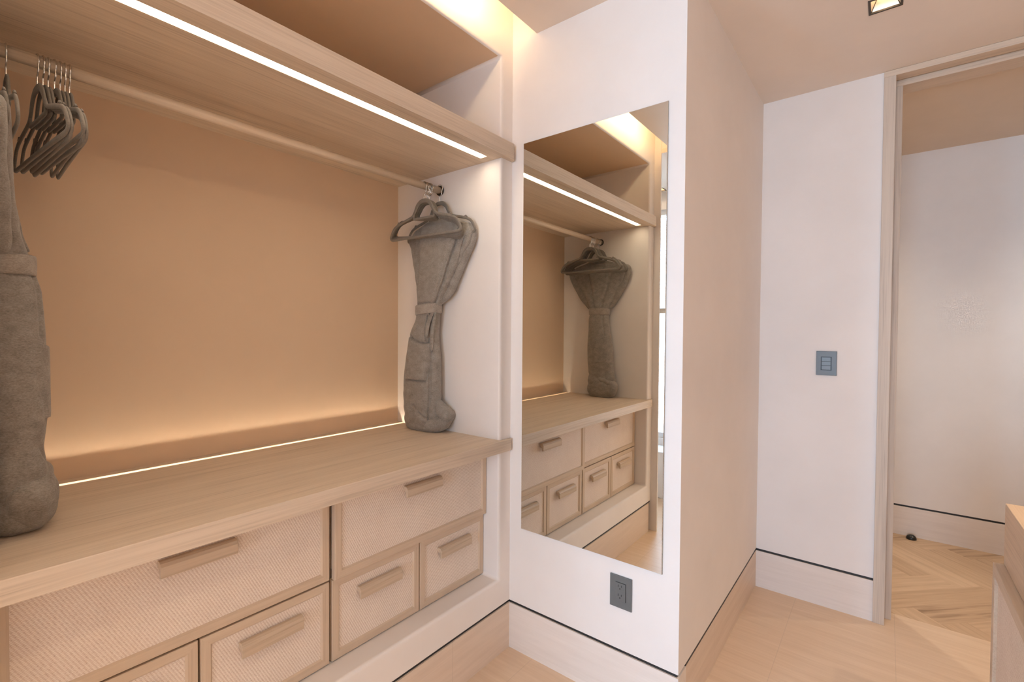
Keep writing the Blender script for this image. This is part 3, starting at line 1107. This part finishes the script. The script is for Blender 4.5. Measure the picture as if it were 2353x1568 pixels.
class Robe:
    """rows: (z, centre y, half width, centre x, half depth); face = -1 looks towards -x, +1 towards +x"""

    def __init__(self, rows, face, grooves, seed):
        self.rows, self.face, self.gr, self.seed = rows, face, grooves, seed
        self.z1, self.z0 = rows[0][0], rows[-1][0]

    def groove(self, y, z):
        d = 0.0
        for (pts, width, depth) in self.gr:
            best = 1e9
            for (ya, za), (yb_, zb) in zip(pts, pts[1:]):
                vy, vz = yb_ - ya, zb - za
                L2 = vy * vy + vz * vz
                t = max(0, min(1, ((y - ya) * vy + (z - za) * vz) / L2))
                best = min(best, math.hypot(y - ya - t * vy, z - za - t * vz))
            d += depth * math.exp(-(best / width) ** 2)
        return d

    def pt(self, th, z, off=0.0):
        cy, hw, cx, hd = lerp_rows(self.rows, z)
        c, s = math.cos(th), math.sin(th)
        e = 2.0 / 2.7
        y = cy + (hw + off) * math.copysign(abs(c) ** e, c)
        x = cx + self.face * (hd + off) * math.copysign(abs(s) ** e, s)
        w = mnoise.noise(Vector((y * 9 + self.seed, z * 5, s * 1.3))) * 0.006
        w += mnoise.noise(Vector((y * 26 + self.seed, z * 9, s * 1.3))) * 0.0022
        low = max(0.0, 1 - abs(z - 1.0) / 0.12)
        w += low * mnoise.noise(Vector((y * 12, z * 30, self.seed))) * 0.008
        front = max(0.0, s) ** 0.4 if s > 0 else 0.0
        g = -self.groove(y, z) * front
        k = w + g
        n = Vector((self.face * s, c, 0)).normalized()
        return Vector((x, y, z)) + n * k

    def front(self, y, z, off=0.0):
        cy, hw, cx, hd = lerp_rows(self.rows, z)
        q = max(-0.985, min(0.985, (y - cy) / hw))
        e = 2.0 / 2.7
        th = math.acos(math.copysign(abs(q) ** (1 / e), q))
        p = self.pt(th, z)
        return Vector((p.x + self.face * off, y if abs((y - cy) / hw) < 0.98 else p.y, z))

    def body(self, nz=150, nt=120):
        bm = bmesh.new()
        rings = []
        for i in range(nz + 1):
            z = self.z1 + (self.z0 - self.z1) * i / nz
            rings.append([bm.verts.new(self.pt(2 * math.pi * k / nt, z)) for k in range(nt)])
        for a, b_ in zip(rings, rings[1:]):
            for k in range(nt):
                f = bm.faces.new((a[k], a[(k + 1) % nt], b_[(k + 1) % nt], b_[k]))
                f.smooth = True
        bm.faces.new(rings[0])
        bm.faces.new(list(reversed(rings[-1])))
        return bm

    def patch(self, fn, ns=26, nt=40, off=0.006):
        """raised cloth patch on the front: fn(s,t) -> (y,z)"""
        bm = bmesh.new()
        G = []
        for j in range(nt + 1):
            row = []
            for i in range(ns + 1):
                s, t = i / ns, j / nt
                y, z = fn(s, t)
                edge = min(s, 1 - s) * ns
                edge2 = min(t, 1 - t) * nt
                o = off * (1.0 if min(edge, edge2) >= 1 else (0.72 if min(edge, edge2) > 0.5 else -0.004 / off))
                row.append(bm.verts.new(self.front(y, z, o)))
            G.append(row)
        for j in range(nt):
            for i in range(ns):
                f = bm.faces.new((G[j][i], G[j][i + 1], G[j + 1][i + 1], G[j + 1][i]))
                f.smooth = True
        return bm

    def belt(self, zc, h, tilt=0.0, off=0.006, nt=90):
        bm = bmesh.new()
        prof = [(-0.5, 0.0), (-0.5, 0.8), (-0.42, 1.0), (0.0, 1.1), (0.42, 1.0), (0.5, 0.8), (0.5, 0.0)]
        rings = []
        for k in range(nt):
            th = 2 * math.pi * k / nt
            y0 = self.pt(th, zc).y - lerp_rows(self.rows, zc)[0]
            ring = []
            for a, r in prof:
                p = self.pt(th, zc, off * r - (0.004 if r == 0 else 0))
                q = self.pt(th, zc)
                ring.append(bm.verts.new((p.x, p.y, zc + a * h + tilt * y0)))
            rings.append(ring)
        for k in range(nt):
            a, b_ = rings[k], rings[(k + 1) % nt]
            for i in range(len(prof) - 1):
                f = bm.faces.new((a[i], a[i + 1], b_[i + 1], b_[i]))
                f.smooth = True
        return bm


def bez(pts, t):
    """piecewise-linear smooth lookup of a list of (y,z)"""
    n = len(pts) - 1
    f = min(t, 0.99999) * n
    i = int(f)
    u = f - i
    return tuple(a + (b_ - a) * u for a, b_ in zip(pts[i], pts[i + 1]))


def between(left, right):
    def fn(s, t):
        a, b_ = bez(left, t), bez(right, t)
        return (a[0] + (b_[0] - a[0]) * s, a[1] + (b_[1] - a[1]) * s)
    return fn


def soft_tube(pts, ra, rb, flat, seed, nsec=20, sub=7, amp=0.004):
    """tapered cloth tube with a few wrinkles"""
    P = smooth_path(pts, sub)
    n = len(P)

    def rad(L, i):
        f = i / (n - 1) * (len(L) - 1)
        k = min(int(f), len(L) - 2)
        return L[k] + (L[k + 1] - L[k]) * (f - k)
    bm = bmesh.new()
    A = [rad(ra, i) * min(1, 0.35 + 3.0 * min(i, n - 1 - i) / (n - 1) * 2) for i in range(n)]
    B = [rad(rb, i) * min(1, 0.35 + 3.0 * min(i, n - 1 - i) / (n - 1) * 2) for i in range(n)]
    sweep(bm, P, A, B, nsec, flat=flat, power=2.3)
    for v in bm.verts:
        w = mnoise.noise(Vector((v.co.x * 20 + seed, v.co.y * 22, v.co.z * 7))) * amp
        v.co += Vector((w, w * 0.7, 0))
    return bm


# right robe, hanging against the right-hand side wall of the niche
rows_r = [(1.888, 0.350, 0.040, -0.099, 0.011), (1.872, 0.345, 0.100, -0.100, 0.015), (1.845, 0.332, 0.176, -0.102, 0.019),
          (1.805, 0.335, 0.209, -0.107, 0.025), (1.76, 0.328, 0.190, -0.111, 0.029), (1.70, 0.337, 0.158, -0.116, 0.034),
          (1.64, 0.344, 0.128, -0.120, 0.038), (1.58, 0.355, 0.100, -0.123, 0.041),
          (1.52, 0.371, 0.075, -0.125, 0.042), (1.474, 0.384, 0.060, -0.126, 0.041), (1.43, 0.389, 0.063, -0.126, 0.042),
          (1.36, 0.409, 0.078, -0.128, 0.045), (1.25, 0.416, 0.098, -0.129, 0.047), (1.14, 0.421, 0.108, -0.130, 0.048),
          (1.05, 0.423, 0.110, -0.130, 0.049), (0.97, 0.420, 0.107, -0.130, 0.048), (0.935, 0.418, 0.102, -0.130, 0.046),
          (0.924, 0.418, 0.095, -0.130, 0.041), (0.9175, 0.418, 0.084, -0.130, 0.034)]
gro_r = [([(0.190, 1.84), (0.205, 1.76), (0.228, 1.69), (0.258, 1.60), (0.285, 1.55), (0.322, 1.49)], 0.006, 0.020),
         ([(0.155, 1.78), (0.178, 1.70), (0.222, 1.61), (0.268, 1.54)], 0.005, 0.015),
         ([(0.455, 1.80), (0.440, 1.70), (0.430, 1.60)], 0.010, 0.009),
         ([(0.480, 1.80), (0.462, 1.70), (0.442, 1.58)], 0.006, 0.008),
         ([(0.335, 1.455), (0.345, 1.36), (0.335, 1.26), (0.332, 1.10), (0.34, 0.97)], 0.006, 0.012),
         ([(0.352, 1.445), (0.360, 1.36), (0.357, 1.33)], 0.005, 0.010),
         ([(0.43, 1.03), (0.37, 0.985), (0.33, 0.975)], 0.008, 0.010),
         ([(0.484, 1.148), (0.42, 1.150), (0.352, 1.150), (0.342, 1.20), (0.335, 1.27), (0.334, 1.318)], 0.005, 0.008),
         ([(0.458, 1.354), (0.425, 1.328), (0.385, 1.318), (0.338, 1.318)], 0.005, 0.009)]
rb = Robe(rows_r, -1, gro_r, 3.1)
robe_r = thing('bathrobe', 'grey bathrobe behind the right-hand bunch of hangers, hanging by the niche side wall', 'bathrobe', (-0.13, 0.40, ZC), 'grey belted bathrobes')
obj('robe_body', rb.body(260, 200), ROBE, robe_r)
obj('belt', rb.belt(1.474, 0.044, -0.10, 0.008), ROBE_B, robe_r)
pk_l = [(0.458, 1.352), (0.478, 1.25), (0.484, 1.150)]
pk_r = [(0.334, 1.322), (0.338, 1.24), (0.352, 1.152)]


def pocket_fn(s, t):
    y, z = between(pk_l, pk_r)(s, t)
    z -= (1 - t) * 0.018 * math.sin(math.pi * min(1, s * 1.05)) * (1.0 if s < 0.95 else 0.6)
    return y, z


obj('pocket', rb.patch(pocket_fn, 44, 56, 0.0115), ROBE, robe_r)
obj('collar', rb.patch(between([(0.44, 1.862), (0.432, 1.78), (0.415, 1.70), (0.415, 1.60), (0.415, 1.50)],
                               [(0.205, 1.862), (0.216, 1.77), (0.238, 1.69), (0.268, 1.60), (0.322, 1.50)]), 30, 70, 0.009), ROBE, robe_r)
# sleeves folded down along both edges towards the belt
obj('sleeve', soft_tube([(-0.092, 0.172, 1.845), (-0.093, 0.150, 1.80), (-0.095, 0.162, 1.76), (-0.098, 0.203, 1.69), (-0.102, 0.243, 1.62), (-0.106, 0.276, 1.56), (-0.112, 0.325, 1.495)],
                        [0.026, 0.030, 0.032, 0.032, 0.034, 0.034, 0.014], [0.012, 0.015, 0.017, 0.019, 0.021, 0.020, 0.012], (1, 0, 0), 2.0), ROBE, robe_r)
obj('sleeve', soft_tube([(-0.092, 0.500, 1.845), (-0.093, 0.500, 1.80), (-0.097, 0.480, 1.72), (-0.102, 0.455, 1.62), (-0.108, 0.440, 1.54), (-0.112, 0.42, 1.495)],
                        [0.022, 0.026, 0.028, 0.028, 0.024, 0.012], [0.012, 0.015, 0.018, 0.020, 0.020, 0.012], (1, 0, 0), 5.0), ROBE, robe_r)
# belt ends hanging under the knot, and the gathered hem beside it
obj('belt_end', soft_tube([(-0.152, 0.325, 1.462), (-0.163, 0.335, 1.43), (-0.169, 0.346, 1.39), (-0.170, 0.349, 1.345)],
                          [0.008, 0.010, 0.011, 0.009], [0.005, 0.006, 0.006, 0.005], (1, 0, 0), 9.0, 12, 6, 0.002), ROBE, robe_r)
obj('belt_end', soft_tube([(-0.145, 0.318, 1.462), (-0.150, 0.324, 1.42), (-0.154, 0.332, 1.36), (-0.156, 0.330, 1.28)],
                          [0.008, 0.010, 0.011, 0.009], [0.005, 0.006, 0.006, 0.005], (1, 0, 0), 4.0, 12, 6, 0.002), ROBE, robe_r)
obj('hem', soft_tube([(-0.122, 0.360, 1.075), (-0.116, 0.328, 1.040), (-0.110, 0.296, 1.008), (-0.106, 0.270, 0.990), (-0.104, 0.252, 0.980)],
                     [0.016, 0.024, 0.032, 0.030, 0.014], [0.022, 0.028, 0.034, 0.034, 0.022], (1, 0, 0), 7.0, 24, 9, 0.008), ROBE, robe_r)
obj('hem', soft_tube([(-0.108, 0.262, 0.984), (-0.114, 0.288, 0.968), (-0.124, 0.322, 0.952), (-0.132, 0.365, 0.946), (-0.134, 0.43, 0.946)],
                     [0.015, 0.032, 0.036, 0.030, 0.020], [0.022, 0.034, 0.040, 0.040, 0.040], (1, 0, 0), 3.0, 24, 9, 0.010), ROBE, robe_r)

# left robe at the other end of the rod, facing the mirror
rows_l = [(1.888, 0.362, 0.040, -1.478, 0.010), (1.872, 0.362, 0.105, -1.478, 0.012), (1.845, 0.362, 0.190, -1.479, 0.014),
          (1.80, 0.358, 0.205, -1.481, 0.016), (1.75, 0.355, 0.185, -1.482, 0.020), (1.67, 0.350, 0.142, -1.482, 0.027), (1.60, 0.345, 0.105, -1.480, 0.038),
          (1.545, 0.342, 0.075, -1.472, 0.046), (1.515, 0.342, 0.066, -1.467, 0.050), (1.46, 0.342, 0.073, -1.460, 0.053),
          (1.30, 0.332, 0.088, -1.457, 0.055), (1.18, 0.322, 0.094, -1.457, 0.055), (1.10, 0.318, 0.094, -1.456, 0.047),
          (1.02, 0.314, 0.104, -1.454, 0.056), (0.96, 0.312, 0.106, -1.453, 0.057), (0.930, 0.312, 0.098, -1.455, 0.050), (0.9175, 0.312, 0.080, -1.457, 0.042)]
gro_l = [([(0.25, 1.82), (0.28, 1.70), (0.315, 1.56)], 0.007, 0.009),
         ([(0.44, 1.80), (0.40, 1.68), (0.37, 1.56)], 0.009, 0.007),
         ([(0.295, 1.50), (0.29, 1.44), (0.275, 1.36)], 0.007, 0.008),
         ([(0.42, 1.075), (0.34, 1.06), (0.26, 1.02), (0.22, 1.03)], 0.009, 0.009),
         ([(0.23, 1.12), (0.27, 1.06)], 0.010, 0.008)]
lb = Robe(rows_l, 1, gro_l, 8.7)
robe_l = thing('bathrobe', 'grey bathrobe cut off by the left picture edge, hem bunched up on the counter', 'bathrobe', (-1.455, 0.33, ZC), 'grey belted bathrobes')
obj('robe_body', lb.body(), ROBE, robe_l)
obj('belt', lb.belt(1.522, 0.046, 0.02), ROBE_B, robe_l)
obj('pocket', lb.patch(between([(0.255, 1.345), (0.245, 1.25), (0.250, 1.165)], [(0.345, 1.325), (0.352, 1.24), (0.350, 1.155)]), 26, 36, 0.0055), ROBE, robe_l)
obj('collar', lb.patch(between([(0.42, 1.865), (0.425, 1.76), (0.395, 1.65), (0.36, 1.555)], [(0.290, 1.865), (0.275, 1.76), (0.295, 1.65), (0.325, 1.555)]), 26, 60, 0.006), ROBE, robe_l)
obj('sleeve', soft_tube([(-1.486, 0.165, 1.845), (-1.490, 0.145, 1.80), (-1.492, 0.175, 1.73), (-1.490, 0.220, 1.65), (-1.486, 0.262, 1.58), (-1.476, 0.300, 1.535)],
                        [0.026, 0.032, 0.034, 0.034, 0.030, 0.014], [0.010, 0.013, 0.018, 0.024, 0.026, 0.016], (1, 0, 0), 12.0), ROBE, robe_l)
obj('sleeve', soft_tube([(-1.486, 0.560, 1.845), (-1.490, 0.575, 1.80), (-1.492, 0.540, 1.73), (-1.490, 0.480, 1.63), (-1.484, 0.418, 1.56), (-1.476, 0.39, 1.535)],
                        [0.024, 0.030, 0.034, 0.032, 0.026, 0.014], [0.010, 0.013, 0.018, 0.022, 0.024, 0.016], (1, 0, 0), 15.0), ROBE, robe_l)
obj('hem', soft_tube([(-1.462, 0.410, 0.985), (-1.448, 0.350, 0.982), (-1.440, 0.285, 0.985), (-1.444, 0.232, 0.978), (-1.462, 0.205, 0.968)],
                     [0.045, 0.062, 0.066, 0.060, 0.040], [0.040, 0.050, 0.052, 0.046, 0.034], (1, 0, 0), 17.0, 36, 10, 0.014), ROBE, robe_l)
obj('hem', soft_tube([(-1.430, 0.330, 1.055), (-1.424, 0.275, 1.035), (-1.432, 0.222, 1.010), (-1.455, 0.200, 0.990)],
                     [0.016, 0.022, 0.024, 0.018], [0.020, 0.026, 0.028, 0.024], (1, 0, 0), 21.0, 24, 10, 0.010), ROBE, robe_l)
